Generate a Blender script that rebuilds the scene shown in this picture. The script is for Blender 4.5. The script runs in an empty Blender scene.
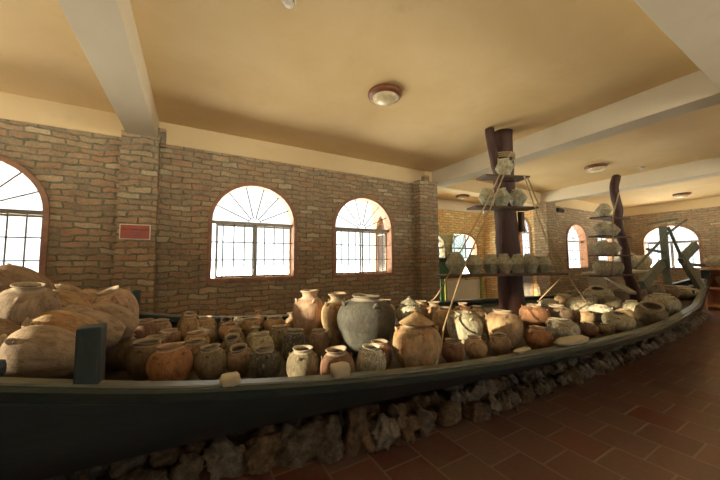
import bpy, bmesh, math, random
from mathutils import Vector, Matrix, noise
from math import sin, cos, pi, radians, hypot, tan, sqrt, atan2
SC = bpy.context.scene
COL = SC.collection
rnd = random.Random(7)

# ------------------------------------------------------------------ helpers
def tag(o, label=None, cat=None, group=None, kind=None):
    if label: o['label'] = label
    if cat: o['category'] = cat
    if group: o['group'] = group
    if kind: o['kind'] = kind
    return o

def link(name, me, mat=None, parent=None):
    o = bpy.data.objects.new(name, me); COL.objects.link(o)
    if mat is not None and me is not None:
        if len(me.materials) == 0: me.materials.append(mat)
        else:
            o.material_slots[0].link = 'OBJECT'; o.material_slots[0].material = mat
    if parent is not None: o.parent = parent
    return o

def empty(name, loc=(0, 0, 0), rz=0):
    o = bpy.data.objects.new(name, None); COL.objects.link(o)
    o.location = loc; o.rotation_euler = (0, 0, rz); o.empty_display_size = .1
    return o

def finish(bm, name, smooth=False):
    bmesh.ops.recalc_face_normals(bm, faces=bm.faces)
    me = bpy.data.meshes.new(name); bm.to_mesh(me); bm.free()
    if smooth:
        for p in me.polygons: p.use_smooth = True
    return me

def obj(name, bm, mat, parent=None, smooth=False, kind=None):
    o = link(name, finish(bm, name, smooth), mat, parent)
    if kind: o['kind'] = kind
    return o

def box(bm, lo, hi, M=None):
    vs = []
    for z in (lo[2], hi[2]):
        for x, y in ((lo[0], lo[1]), (hi[0], lo[1]), (hi[0], hi[1]), (lo[0], hi[1])):
            v = Vector((x, y, z)); vs.append(bm.verts.new(M @ v if M else v))
    for f in ((0, 1, 2, 3), (4, 5, 6, 7), (0, 1, 5, 4), (1, 2, 6, 5), (2, 3, 7, 6), (3, 0, 4, 7)):
        bm.faces.new([vs[i] for i in f])

def cbox(bm, lo, hi, b=.01, M=None):
    t = bmesh.new(); box(t, lo, hi)
    bmesh.ops.recalc_face_normals(t, faces=t.faces)
    bmesh.ops.bevel(t, geom=t.edges[:], offset=b, segments=2, affect='EDGES', profile=.6)
    merge(bm, t, M)

def merge(bm, t, M=None):
    if M is not None: bmesh.ops.transform(t, matrix=M, verts=t.verts)
    m = {v: bm.verts.new(v.co) for v in t.verts}
    for f in t.faces: bm.faces.new([m[v] for v in f.verts])
    t.free()

def beam(bm, a, b, w, h, up=(0, 0, 1), bev=.006):
    """a squared bar from a to b"""
    a = Vector(a); b = Vector(b); d = (b - a); L = d.length; d.normalize()
    s = d.cross(Vector(up))
    if s.length < 1e-4: s = d.cross(Vector((1, 0, 0)))
    s.normalize(); u = s.cross(d)
    M = Matrix((s, d, u)).transposed().to_4x4(); M.translation = a
    cbox(bm, (-w/2, 0, -h/2), (w/2, L, h/2), bev, M)

def tube(bm, pts, rad, seg=10, cap=True):
    pts = [Vector(p) for p in pts]; n = len(pts)
    rads = rad if isinstance(rad, (list, tuple)) else [rad]*n
    prev = None; rings = []
    for i, p in enumerate(pts):
        d = (pts[min(i+1, n-1)] - pts[max(i-1, 0)]).normalized()
        if prev is None:
            s = d.cross(Vector((0, 0, 1)))
            if s.length < .05: s = d.cross(Vector((1, 0, 0)))
        else: s = prev - d*prev.dot(d)
        s.normalize(); prev = s; u = d.cross(s)
        rings.append([bm.verts.new(p + (s*cos(2*pi*k/seg) + u*sin(2*pi*k/seg))*rads[i]) for k in range(seg)])
    for a, b in zip(rings, rings[1:]):
        for k in range(seg): bm.faces.new((a[k], a[(k+1) % seg], b[(k+1) % seg], b[k]))
    if cap: bm.faces.new(rings[0][::-1]); bm.faces.new(rings[-1])

def sag(a, b, drop, n=12):
    a = Vector(a); b = Vector(b)
    return [a.lerp(b, i/n) - Vector((0, 0, drop*4*(i/n)*(1-i/n))) for i in range(n+1)]

def lathe(bm, prof, seg=28, cap_first=False, cap_last=False):
    rings = []
    for r, z in prof:
        if r < 1e-5: rings.append([bm.verts.new((0, 0, z))])
        else: rings.append([bm.verts.new((r*cos(2*pi*k/seg), r*sin(2*pi*k/seg), z)) for k in range(seg)])
    for a, b in zip(rings, rings[1:]):
        if len(a) == 1 and len(b) == 1: continue
        for k in range(seg):
            k2 = (k+1) % seg
            if len(a) == 1: bm.faces.new((a[0], b[k], b[k2]))
            elif len(b) == 1: bm.faces.new((a[k], a[k2], b[0]))
            else: bm.faces.new((a[k], a[k2], b[k2], b[k]))

def spline(keys, n=6):
    """Catmull-Rom through 2-D keys"""
    out = []
    for i in range(len(keys)-1):
        p0 = keys[max(i-1, 0)]; p1 = keys[i]; p2 = keys[i+1]; p3 = keys[min(i+2, len(keys)-1)]
        for k in range(n):
            t = k/n
            out.append(tuple(.5*((2*p1[j]) + (-p0[j]+p2[j])*t + (2*p0[j]-5*p1[j]+4*p2[j]-p3[j])*t*t + (-p0[j]+3*p1[j]-3*p2[j]+p3[j])*t**3) for j in range(len(p1))))
    out.append(keys[-1]); return out

def lerp_tab(x, X, Y):
    if x <= X[0]: return Y[0]
    for i in range(len(X)-1):
        if x <= X[i+1]:
            t = (x-X[i])/(X[i+1]-X[i]); return Y[i]+(Y[i+1]-Y[i])*t
    return Y[-1]

# ---------------------------------------------------------------- materials
class NT:
    def __init__(s, name):
        s.m = bpy.data.materials.new(name); s.m.use_nodes = True
        s.t = s.m.node_tree; s.t.nodes.clear()
        s.out = s.n('ShaderNodeOutputMaterial'); s.p = s.n('ShaderNodeBsdfPrincipled')
        s.l(s.p.outputs[0], s.out.inputs[0])
    def n(s, k, **kw):
        q = s.t.nodes.new(k)
        for a, b in kw.items(): setattr(q, a, b)
        return q
    def l(s, a, b): s.t.links.new(a, b)
    def coord(s, scale=(1, 1, 1), rnd_off=True, kind='Object'):
        tc = s.n('ShaderNodeTexCoord'); mp = s.n('ShaderNodeMapping'); mp.inputs['Scale'].default_value = scale
        s.l(tc.outputs[kind], mp.inputs[0])
        if rnd_off:
            oi = s.n('ShaderNodeObjectInfo'); mu = s.n('ShaderNodeMath', operation='MULTIPLY'); mu.inputs[1].default_value = 37.
            s.l(oi.outputs['Random'], mu.inputs[0]); s.l(mu.outputs[0], mp.inputs['Location'])
        return mp.outputs[0]
    def noise(s, vec, scale, detail=5, rough=.6, dist=0):
        q = s.n('ShaderNodeTexNoise'); q.inputs['Scale'].default_value = scale; q.inputs['Detail'].default_value = detail
        q.inputs['Roughness'].default_value = rough; q.inputs['Distortion'].default_value = dist
        s.l(vec, q.inputs['Vector']); return q.outputs['Fac']
    def ramp(s, fac, stops):
        q = s.n('ShaderNodeValToRGB'); e = q.color_ramp.elements
        while len(e) < len(stops): e.new(.5)
        for i, (p, cc) in enumerate(stops):
            e[i].position = p; e[i].color = (*cc, 1) if len(cc) == 3 else cc
        s.l(fac, q.inputs[0]); return q.outputs[0]
    def mix(s, fac, a, b, mode='MIX'):
        q = s.n('ShaderNodeMix', data_type='RGBA', blend_type=mode)
        for sock, v in ((q.inputs[0], fac), (q.inputs[6], a), (q.inputs[7], b)):
            if isinstance(v, (int, float)): sock.default_value = v
            elif isinstance(v, tuple): sock.default_value = (*v, 1)
            else: s.l(v, sock)
        return q.outputs[2]
    def col(s, c):
        if isinstance(c, tuple): s.p.inputs['Base Color'].default_value = (*c, 1)
        else: s.l(c, s.p.inputs['Base Color'])
    def rough(s, r):
        if isinstance(r, (int, float)): s.p.inputs['Roughness'].default_value = r
        else: s.l(r, s.p.inputs['Roughness'])
    def bump(s, h, strength=.3, dist=.02):
        b = s.n('ShaderNodeBump'); b.inputs['Strength'].default_value = strength; b.inputs['Distance'].default_value = dist
        s.l(h, b.inputs['Height']); s.l(b.outputs[0], s.p.inputs['Normal'])

def lin(r, g, b):
    f = lambda v: (v/255/12.92) if v/255 <= .04045 else ((v/255+.055)/1.055)**2.4
    return (f(r), f(g), f(b))

def m_plain(name, c, rough=.6, metal=0, var=.25, scale=8, bump=.1):
    t = NT(name); v = t.coord(); n = t.noise(v, scale)
    dk = tuple(x*(1-var) for x in c); lt = tuple(min(1, x*(1+var)) for x in c)
    t.col(t.ramp(n, [(.3, dk), (.7, lt)])); t.rough(rough); t.p.inputs['Metallic'].default_value = metal
    if bump: t.bump(t.noise(v, scale*4), bump, .01)
    return t.m

def m_clay(name, a, b, patch, crust=(.42, .38, .31), crust_amt=.62, rough=.75):
    """fired clay: two body tones, a patch tone, and pale sea crust specks"""
    a, b, patch, crust = [tuple(min(.85, x*k) for x, k in zip(q, (1.34, 1.58, 1.85))) for q in (a, b, patch, crust)]
    t = NT(name); v = t.coord()
    base = t.ramp(t.noise(v, 3.2, 6, .65, .4), [(.32, a), (.68, b)])
    base = t.mix(t.ramp(t.noise(v, 1.7, 3, .5), [(.52, (0, 0, 0)), (.7, (1, 1, 1))]), base, patch)
    cr = t.ramp(t.noise(v, 7, 10, .8), [(crust_amt-.06, (0, 0, 0)), (crust_amt+.03, (.85, .85, .85))])
    sm = t.ramp(t.noise(v, 4.5, 7, .75, .6), [(.36, (.42, .42, .42)), (.56, (1, 1, 1))])
    base = t.mix(.8, base, sm, 'MULTIPLY')
    base = t.mix(cr, base, crust)
    t.col(base); t.rough(rough)
    wv = t.n('ShaderNodeTexWave', wave_type='BANDS', bands_direction='Z'); wv.inputs['Scale'].default_value = 9; wv.inputs['Distortion'].default_value = 1.5
    t.l(v, wv.inputs['Vector'])
    h = t.mix(.06, t.noise(v, 16, 8, .7), wv.outputs['Color'])
    t.bump(h, .4, .03)
    return t.m

CL = {
 'orange': m_clay('clay_orange', lin(136, 88, 56), lin(160, 108, 70), lin(120, 82, 58), crust_amt=.66),
 'red':    m_clay('clay_red', lin(112, 76, 56), lin(134, 92, 66), lin(92, 68, 52), crust_amt=.64),
 'tan':    m_clay('clay_tan', lin(146, 114, 80), lin(172, 138, 98), lin(150, 100, 64), crust=lin(196, 178, 146), crust_amt=.66),
 'pink':   m_clay('clay_pink', lin(160, 124, 98), lin(184, 146, 116), lin(150, 110, 82), crust_amt=.66),
 'brown':  m_clay('clay_brown', lin(120, 92, 68), lin(146, 114, 86), lin(108, 82, 62), crust_amt=.64),
 'dark':   m_clay('clay_dark', lin(100, 79, 60), lin(122, 98, 74), lin(104, 76, 56), crust_amt=.68),
 'olive':  m_clay('clay_olive', lin(108, 92, 68), lin(134, 115, 86), lin(98, 80, 60), crust_amt=.66),
 'grey':   m_clay('clay_grey', lin(142, 126, 98), lin(168, 150, 118), lin(138, 110, 78), crust=lin(186, 176, 150), crust_amt=.58),
 'pale':   m_clay('clay_pale', lin(138, 124, 102), lin(164, 148, 122), lin(126, 98, 74), crust=lin(206, 194, 166), crust_amt=.56),
 'black':  m_clay('clay_black', lin(52, 46, 38), lin(84, 72, 56), lin(60, 48, 38), crust=lin(176, 164, 138), crust_amt=.60),
 'slate':  m_clay('clay_slate', lin(62, 58, 50), lin(82, 76, 64), lin(70, 60, 48), crust=lin(150, 142, 122), crust_amt=.68),
 'coral':  m_clay('crusted_grey', lin(132, 120, 94), lin(166, 152, 120), lin(120, 106, 80), crust=lin(184, 172, 140), crust_amt=.60, rough=.9),
 'dusty':  m_clay('clay_dusty', lin(140, 114, 90), lin(164, 136, 108), lin(132, 106, 84), crust=lin(166, 144, 116), crust_amt=.66),
}

def rim_lit(name, src):
    """the same clay mixed paler for rims and lips, painting in the light from the windows"""
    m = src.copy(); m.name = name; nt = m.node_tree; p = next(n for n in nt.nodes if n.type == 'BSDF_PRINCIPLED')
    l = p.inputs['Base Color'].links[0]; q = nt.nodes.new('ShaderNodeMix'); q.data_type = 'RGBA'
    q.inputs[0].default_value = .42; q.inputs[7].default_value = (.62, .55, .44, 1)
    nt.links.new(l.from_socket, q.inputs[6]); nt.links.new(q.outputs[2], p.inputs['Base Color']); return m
RIM_LIT = {k: rim_lit('rim_lit_'+k, m) for k, m in CL.items()}  # paler rim copies carry window light in their colour

def m_brick(name='brick', tint=(1, 1, 1)):
    t = NT(name)
    tc = t.n('ShaderNodeTexCoord'); sx = t.n('ShaderNodeSeparateXYZ'); t.l(tc.outputs['Object'], sx.inputs[0])
    ad = t.n('ShaderNodeMath', operation='ADD'); t.l(sx.outputs[0], ad.inputs[0]); t.l(sx.outputs[1], ad.inputs[1])
    cb = t.n('ShaderNodeCombineXYZ'); t.l(ad.outputs[0], cb.inputs[0]); t.l(sx.outputs[2], cb.inputs[1])
    # crooked courses
    wn = t.n('ShaderNodeTexNoise'); wn.inputs['Scale'].default_value = 4.5; wn.inputs['Detail'].default_value = 6; t.l(cb.outputs[0], wn.inputs['Vector'])
    vm = t.n('ShaderNodeVectorMath', operation='SCALE'); vm.inputs['Scale'].default_value = .115; t.l(wn.outputs['Color'], vm.inputs[0])
    va = t.n('ShaderNodeVectorMath', operation='ADD'); t.l(cb.outputs[0], va.inputs[0]); t.l(vm.outputs[0], va.inputs[1])
    def brick(row, w, mort):
        b = t.n('ShaderNodeTexBrick'); b.offset = .5; b.inputs['Scale'].default_value = 1
        b.inputs['Brick Width'].default_value = w; b.inputs['Row Height'].default_value = row
        b.inputs['Mortar Size'].default_value = mort; b.inputs['Mortar Smooth'].default_value = .35; b.inputs['Bias'].default_value = 0
        b.inputs['Color1'].default_value = (0, 0, 0, 1); b.inputs['Color2'].default_value = (1, 1, 1, 1); b.inputs['Mortar'].default_value = (.5, .5, .5, 1)
        t.l(va.outputs[0], b.inputs['Vector']); return b
    b = brick(.082, .255, .013)
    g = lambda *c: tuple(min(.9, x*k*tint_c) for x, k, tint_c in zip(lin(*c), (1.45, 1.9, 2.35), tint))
    face = t.ramp(b.outputs['Color'], [(0, g(112, 84, 62)), (.2, g(146, 100, 68)), (.42, g(118, 92, 70)), (.6, g(160, 122, 86)), (.78, g(150, 88, 58)), (.9, g(176, 148, 112)), (1, g(100, 78, 60))])
    mp = t.n('ShaderNodeMapping'); t.l(tc.outputs['Object'], mp.inputs[0])
    big = t.noise(mp.outputs[0], 5, 6, .7); fine = t.noise(mp.outputs[0], 40, 5, .7)
    face = t.mix(.5, face, t.ramp(big, [(.25, g(92, 78, 60)), (.5, g(142, 110, 80)), (.75, g(172, 138, 102))]))
    face = t.mix(.35, face, t.ramp(fine, [(.3, (.25, .25, .25)), (.7, (.75, .75, .75))]), 'OVERLAY')
    mort = t.ramp(t.noise(mp.outputs[0], 9, 5, .7), [(.3, g(74, 64, 48)), (.7, g(128, 110, 84))])
    t.col(t.mix(b.outputs['Fac'], face, mort)); t.rough(.9)
    inv = t.n('ShaderNodeMath', operation='SUBTRACT'); inv.inputs[0].default_value = 1; t.l(b.outputs['Fac'], inv.inputs[1])
    h = t.mix(.35, inv.outputs[0], fine); h = t.mix(.3, h, big)
    t.bump(h, .8, .03)
    return t.m

def m_tile():
    t = NT('terracotta_tiles')
    tc = t.n('ShaderNodeTexCoord'); mp = t.n('ShaderNodeMapping'); mp.inputs['Rotation'].default_value = (0, 0, pi/2)
    mp.inputs['Location'].default_value = (.284, .182, 0)
    t.l(tc.outputs['Object'], mp.inputs[0])
    b = t.n('ShaderNodeTexBrick'); b.offset = .5; b.inputs['Scale'].default_value = 1
    b.inputs['Brick Width'].default_value = .362; b.inputs['Row Height'].default_value = .362; b.inputs['Mortar Size'].default_value = .009
    b.inputs['Mortar Smooth'].default_value = .2
    b.inputs['Color1'].default_value = (0, 0, 0, 1); b.inputs['Color2'].default_value = (1, 1, 1, 1); b.inputs['Mortar'].default_value = (.5, .5, .5, 1)
    t.l(mp.outputs[0], b.inputs['Vector'])
    face = t.ramp(b.outputs['Color'], [(0, lin(112, 58, 50)), (.35, lin(126, 86, 76)), (.6, lin(104, 66, 62)), (1, lin(122, 96, 88))])
    n = t.noise(tc.outputs['Object'], 3.2, 6, .65); n2 = t.noise(tc.outputs['Object'], 26, 5, .7)
    face = t.mix(t.ramp(n, [(.42, (0, 0, 0)), (.66, (.75, .75, .75))]), face, lin(118, 100, 88))
    face = t.mix(.3, face, t.ramp(n2, [(.3, (.3, .3, .3)), (.7, (.7, .7, .7))]), 'OVERLAY')
    t.col(t.mix(b.outputs['Fac'], face, lin(136, 122, 108)))
    t.rough(t.ramp(n, [(.3, (.32,)*3), (.7, (.48,)*3)]))
    inv = t.n('ShaderNodeMath', operation='SUBTRACT'); inv.inputs[0].default_value = 1; t.l(b.outputs['Fac'], inv.inputs[1])
    t.bump(t.mix(.2, inv.outputs[0], n2), .35, .008)
    return t.m

def m_plaster(name, c, c2, rough=.85):
    t = NT(name); v = t.coord(rnd_off=False)
    n = t.noise(v, .9, 6, .62, .3); n2 = t.noise(v, 3.7, 6, .7)
    a = t.mix(t.ramp(n, [(.38, (0, 0, 0)), (.72, (1, 1, 1))]), c, c2)
    a = t.mix(t.ramp(n2, [(.60, (0, 0, 0)), (.78, (.45, .45, .45))]), a, tuple(x*.86 for x in c2))
    t.col(a); t.rough(rough); t.bump(t.noise(v, 30, 4), .06, .01); return t.m

def m_wood(name, a, b, rough=.6, scale=(1, 1, 1), bump=.3):
    t = NT(name); v = t.coord(scale)
    n = t.noise(v, 6, 7, .7, .8)
    t.col(t.ramp(n, [(.3, a), (.7, b)])); t.rough(rough); t.bump(n, bump, .02); return t.m

def m_glass(name='window_glass', tint=(.97, .985, .98), gl=.06):
    t = NT(name); t.t.nodes.remove(t.p)
    tr = t.n('ShaderNodeBsdfTransparent'); tr.inputs[0].default_value = (*tint, 1)
    g = t.n('ShaderNodeBsdfGlossy'); g.inputs['Roughness'].default_value = .03
    mx = t.n('ShaderNodeMixShader'); mx.inputs[0].default_value = gl
    t.l(tr.outputs[0], mx.inputs[1]); t.l(g.outputs[0], mx.inputs[2]); t.l(mx.outputs[0], t.out.inputs[0]); return t.m

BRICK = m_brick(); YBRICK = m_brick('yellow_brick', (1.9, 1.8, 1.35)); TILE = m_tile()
CEIL = m_plaster('cream_plaster', lin(232, 206, 158), lin(222, 192, 138))
BANDM = m_plaster('cream_band', lin(222, 202, 162), lin(212, 190, 146))
BEAMM = m_plaster('white_plaster', lin(214, 204, 182), lin(204, 192, 168))
GLASS = m_glass()
SURR = m_plain('window_surround', lin(156, 118, 96), .7)
ALU = m_plain('grey_aluminium', lin(132, 126, 116), .4, .5, .1)
IRON = m_plain('grey_iron', lin(104, 100, 94), .5, .3, .1)
BOATW = m_wood('painted_boat_wood', lin(36, 50, 54), lin(48, 64, 68), .5, (.4, 3, 3), .35)
RAILW = m_wood('boat_rail_wood', lin(28, 42, 42), lin(46, 64, 60), .26, (.4, 3, 3), .3)
CAPW = m_wood('pale_cap_wood', lin(78, 84, 78), lin(118, 120, 108), .35, (.4, 3, 3), .3)
DECKW = m_wood('deck_wood', lin(58, 50, 40), lin(84, 72, 56), .7, (.5, 4, 4), .4)
POSTW = m_wood('post_wood', lin(34, 50, 52), lin(52, 70, 70), .55, (3, 3, .6), .3)
TRUNK = m_wood('trunk_wood', lin(46, 26, 22), lin(76, 44, 36), .6, (3, 3, .5), .7)
SHELFW = m_wood('shelf_wood', lin(66, 46, 34), lin(92, 66, 48), .6, (1, 4, 4), .3)
ROPE = m_plain('rope', lin(176, 154, 118), .9, 0, .2, 60, .6)
ANCW = m_wood('anchor_wood', lin(84, 92, 80), lin(122, 126, 108), .75, (2, 2, .8), .4)
CREAM = m_plain('pale_stone', lin(184, 176, 152), .7, 0, .1, 9, .2)
GREEN = m_plain('green_metal', lin(60, 112, 84), .5, .1, .15)
YELG = m_plain('yellow_green_metal', lin(134, 150, 70), .5, .1, .15)
DARKP = m_plain('dark_plastic', lin(36, 36, 36), .5, 0, .1)
WHITEP = m_plain('white_plastic', lin(232, 228, 216), .4, 0, .04, 8, 0)

# light settings of the place
ADDED_FRONT_OPS = [(1.2, 3.8, 1.0, 2.2, 2.95), (5.6, 8.2, 1.0, 2.2, 2.95), (10.2, 12.8, 1.0, 2.2, 2.95), (14.4, 17.0, 1.0, 2.2, 2.95)]  # unseen windows behind the camera, added and enlarged for fill light
GROUND = (16.0, 14.2, 11.0); HAZE = (1.5, 1.56, 1.6); ZENITH = (3.0, 3.8, 5.0); SKY_STRENGTH = 1.0
SUN = 9.5; SUN_DIR = (1, -.06, -.20); EXPOSURE = 0.6

# ------------------------------------------------------------------ setting
H_CEIL = 3.59; D = 5.0
def arch(u0, u1, spring, top, n=20):
    """arch points from right springing over the crown to the left"""
    uc = (u0+u1)/2; a = (u1-u0)/2; b = top-spring
    return [(uc+a*cos(pi*i/n), spring+b*sin(pi*i/n)) for i in range(n+1)]

def wall(name, x0, x1, z0, z1, thick, ops, loc, rz, mat=None):
    bm = bmesh.new(); xs = x0
    def slab(poly):
        f = [bm.verts.new((u, 0, z)) for u, z in poly]; g = [bm.verts.new((u, thick, z)) for u, z in poly]
        bm.faces.new(f); bm.faces.new(g[::-1]); n = len(poly)
        for i in range(n): bm.faces.new((f[i], f[(i+1) % n], g[(i+1) % n], g[i]))
    def rect(a, b, c, d):
        if b-a > 1e-4 and d-c > 1e-4: slab([(a, c), (b, c), (b, d), (a, d)])
    for (u0, u1, sill, spring, top) in sorted(ops):
        rect(xs, u0, z0, z1)
        rect(u0, u1, z0, sill)
        ar = arch(u0, u1, spring, top)
        for (ua, za), (ub, zb) in zip(ar, ar[1:]): slab([(ub, zb), (ua, za), (ua, z1), (ub, z1)])
        xs = u1
    rect(xs, x1, z0, z1)
    o = obj(name, bm, mat or BRICK, kind='structure'); o.location = loc; o.rotation_euler = (0, 0, rz); return o

def window(num, u0, u1, sill, spring, top, loc, rz, bars=8, sashes=True, swing=False, door=False):
    root = empty(('door_%d' if door else 'window_%d') % num, loc, rz); root['kind'] = 'structure'
    w = u1-u0; uc = (u0+u1)/2; fr = .06
    # painted brick-red surround, standing a little proud of the wall
    bm = bmesh.new()
    out = [(u0, sill)] + [(u, z) for u, z in reversed(arch(u0, u1, spring, top))] + [(u1, sill)]
    ins = [(u0+fr, sill+fr)] + [(u, z) for u, z in reversed(arch(u0+fr, u1-fr, spring, top-fr))] + [(u1-fr, sill+fr)]
    n = len(out); V = []
    for P in (out, ins): V.append([[bm.verts.new((u, y, z)) for u, z in P] for y in (-.025, .21)])
    for i in range(n):
        j = (i+1) % n
        bm.faces.new((V[0][0][i], V[0][0][j], V[1][0][j], V[1][0][i])); bm.faces.new((V[0][1][i], V[0][1][j], V[1][1][j], V[1][1][i]))
        bm.faces.new((V[0][0][i], V[0][0][j], V[0][1][j], V[0][1][i])); bm.faces.new((V[1][0][i], V[1][0][j], V[1][1][j], V[1][1][i]))
    fo = obj('window_frame', bm, SURR, root)
    a0, a1 = u0+fr, u1-fr; y = .10
    bm = bmesh.new(); box(bm, (a0, y-.02, spring-.035), (a1, y+.03, spring+.02)); obj('transom', bm, ALU, root)
    # fan light: hub and spokes
    bm = bmesh.new(); hub = .09*w/1.3; rx = (a1-a0)/2; rzz = top-fr-spring
    tube(bm, [(uc+hub*cos(pi*i/10), y, spring+hub*sin(pi*i/10)) for i in range(11)], .007, 6)
    ns = 7
    for i in range(1, ns):
        a = pi*i/ns
        tube(bm, [(uc+hub*cos(a), y, spring+hub*sin(a)), (uc+rx*cos(a), y, spring+rzz*sin(a))], .010, 6)
    obj('fanlight_bars', bm, IRON, root)
    bm = bmesh.new()
    z0 = sill+fr; z1 = spring-.03
    for i in range(1, bars):
        u = a0+(a1-a0)*i/bars; tube(bm, [(u, y-.03, z0), (u, y-.03, z1)], .009, 6)
    for f in ((.33, .66) if not door else (.1, .2, .3, .4, .5, .6, .7, .8, .9)):
        z = z0+(z1-z0)*f; box(bm, (a0, y-.036, z-.008), (a1, y-.024, z+.008))
    obj('grille', bm, IRON, root)
    if sashes:
        for k in range(2):
            s0 = a0+.06 if k == 0 else uc-.02; s1 = uc+.05 if k == 0 else a1; yy = y+.03+.025*k; t = .03
            bm = bmesh.new()
            box(bm, (s0, yy, z0), (s0+t, yy+.02, z1)); box(bm, (s1-t, yy, z0), (s1, yy+.02, z1))
            box(bm, (s0+t, yy, z0), (s1-t, yy+.02, z0+t)); box(bm, (s0+t, yy, z1-t), (s1-t, yy+.02, z1))
            so = obj('sash', bm, ALU, root)
            bm = bmesh.new(); box(bm, (s0+t, yy+.006, z0+t), (s1-t, yy+.012, z1-t)); obj('pane', bm, GLASS, so)
    else:
        bm = bmesh.new(); box(bm, (a0, y+.03, z0), (a1, y+.036, z1)); obj('pane', bm, GLASS, root)
    bm = bmesh.new(); P = arch(a0, a1, spring+.02, top-fr)
    f = [bm.verts.new((u, y+.02, z)) for u, z in P]; g = [bm.verts.new((u, y+.026, z)) for u, z in P]
    bm.faces.new(f); bm.faces.new(g[::-1])
    for i in range(len(P)):
        j = (i+1) % len(P); bm.faces.new((f[i], f[j], g[j], g[i]))
    obj('fanlight_pane', bm, GLASS, root)
    if door:
        bm = bmesh.new(); cbox(bm, (a0, y-.05, z0), (a1, y-.02, 1.22), .01)
        for k in range(2): cbox(bm, (a0+.06, y-.065, z0+.08+.56*k), (a1-.06, y-.045, z0+.52+.56*k), .01)
        obj('door_panel', bm, ALU, root)
    # daylight portal, just outside the opening
    ld = bpy.data.lights.new('portal', 'AREA'); ld.shape = 'RECTANGLE'; ld.size = w; ld.size_y = top-sill
    ld.cycles.is_portal = True
    lo = bpy.data.objects.new('daylight_portal', ld); COL.objects.link(lo)
    R = Matrix.Rotation(rz, 4, 'Z')
    lo.matrix_world = Matrix.Translation(Vector(loc)) @ R @ Matrix.Translation((uc, .26, (sill+top)/2)) @ Matrix.Rotation(-pi/2, 4, 'X')
    return root

bm = bmesh.new(); box(bm, (-5.2, -5.2, -.1), (15.3, 7.3, 0)); obj('floor', bm, TILE, kind='structure')
bm = bmesh.new(); box(bm, (-5.2, -5.2, H_CEIL), (15.3, 7.3, H_CEIL+.15)); obj('ceiling', bm, CEIL, kind='structure')

OPS_BACK = [(-2.97, -1.56, 1.25, 2.19, 2.87), (.17, 1.56, 1.25, 2.19, 2.86), (2.23, 3.62, 1.25, 2.19, 2.86)]
wall('wall_back', -5.2, 4.72, 0, 3.27, .2, OPS_BACK, (0, D, 0), 0)
OPS_B2 = [(10.52, 11.88, 1.22, 2.17, 2.78), (12.58, 13.98, 1.22, 2.17, 2.78)]
wall('wall_back_far', 9.1, 15.02, 0, 3.27, .2, OPS_B2, (0, D, 0), 0)
OPS_END = [(.50, 2.02, 1.15, 2.17, 2.80)]                       # local u runs towards -Y from Y = 5
wall('wall_end', 0, 10.2, 0, 3.27, .2, OPS_END, (15.02, D, 0), -pi/2)
OPS_ALC = [(5.85, 7.18, 1.0, 1.98, 2.50), (7.40, 8.72, 1.0, 1.98, 2.50)]
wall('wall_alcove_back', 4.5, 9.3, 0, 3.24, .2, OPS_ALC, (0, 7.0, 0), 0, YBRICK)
OPS_DOOR = [(1.22, 1.70, .05, 2.42, 2.92)]                       # from Y = 7 towards -Y
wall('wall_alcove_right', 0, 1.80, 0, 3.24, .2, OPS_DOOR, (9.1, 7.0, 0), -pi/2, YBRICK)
wall('wall_alcove_left', 0, 1.80, 0, 3.59, .2, [(.15, 1.65, .6, 2.3, 3.0)], (4.55, 5.2, 0), pi/2)
OPS_LEFT = [(7.58, 8.55, 1.6, 2.6, 3.22), (8.62, 9.85, 1.6, 2.6, 3.22)]
wall('wall_left', 0, 10.2, 0, 3.59, .2, OPS_LEFT, (-5.2, -5.2, 0), pi/2)
wall('wall_front', 0, 20.4, 0, 3.59, .2, ADDED_FRONT_OPS, (15.2, -5.0, 0), pi)
n = 1
for o in OPS_BACK: window(n, *o, (0, D, 0), 0); n += 1
for o in OPS_B2: window(n, *o, (0, D, 0), 0, sashes=False); n += 1
for o in OPS_END: window(n, *o, (15.02, D, 0), -pi/2); n += 1
for o in OPS_ALC: window(n, *o, (0, 7.0, 0), 0, bars=6, sashes=False); n += 1
window(1, *OPS_DOOR[0], (9.1, 7.0, 0), -pi/2, bars=4, sashes=False, door=True)
for o in OPS_LEFT: window(n, *o, (-5.2, -5.2, 0), pi/2, bars=4, sashes=False); n += 1
window(n, .15, 1.65, .6, 2.3, 3.0, (4.55, 5.2, 0), pi/2); n += 1
for o in ADDED_FRONT_OPS: window(n, *o, (15.2, -5.0, 0), pi); n += 1  # added unseen windows for fill light

# white plaster bands over the brick and the ceiling beams across the room
TN = 1
def trim(lo, hi, mat=BEAMM):
    global TN
    bm = bmesh.new(); cbox(bm, lo, hi, .008); obj('trim_%d' % TN, bm, mat, kind='structure'); TN += 1
trim((-5.2, 4.985, 3.27), (4.5, 5.2, 3.59), BANDM); trim((9.3, 4.985, 3.27), (15.02, 5.2, 3.59), BANDM); trim((4.5, 4.96, 3.27), (9.3, 5.2, 3.59), BANDM)
trim((15.0, -5.2, 3.27), (15.22, 4.98, 3.59), BANDM)
trim((4.52, 6.985, 3.24), (9.08, 7.2, 3.59)); trim((9.085, 5.22, 3.24), (9.3, 6.98, 3.59))
for x0, x1 in ((-.83, -.49), (4.72, 5.06), (9.12, 9.46)):
    trim((x0, -5.0, 3.27), (x1, 4.96, 3.59))
for x0, x1 in ((-5.2, -.84), (-.48, 4.71), (5.07, 9.11), (9.47, 15.0)): trim((x0, .36, 3.27), (x1, .70, 3.59))
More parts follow.
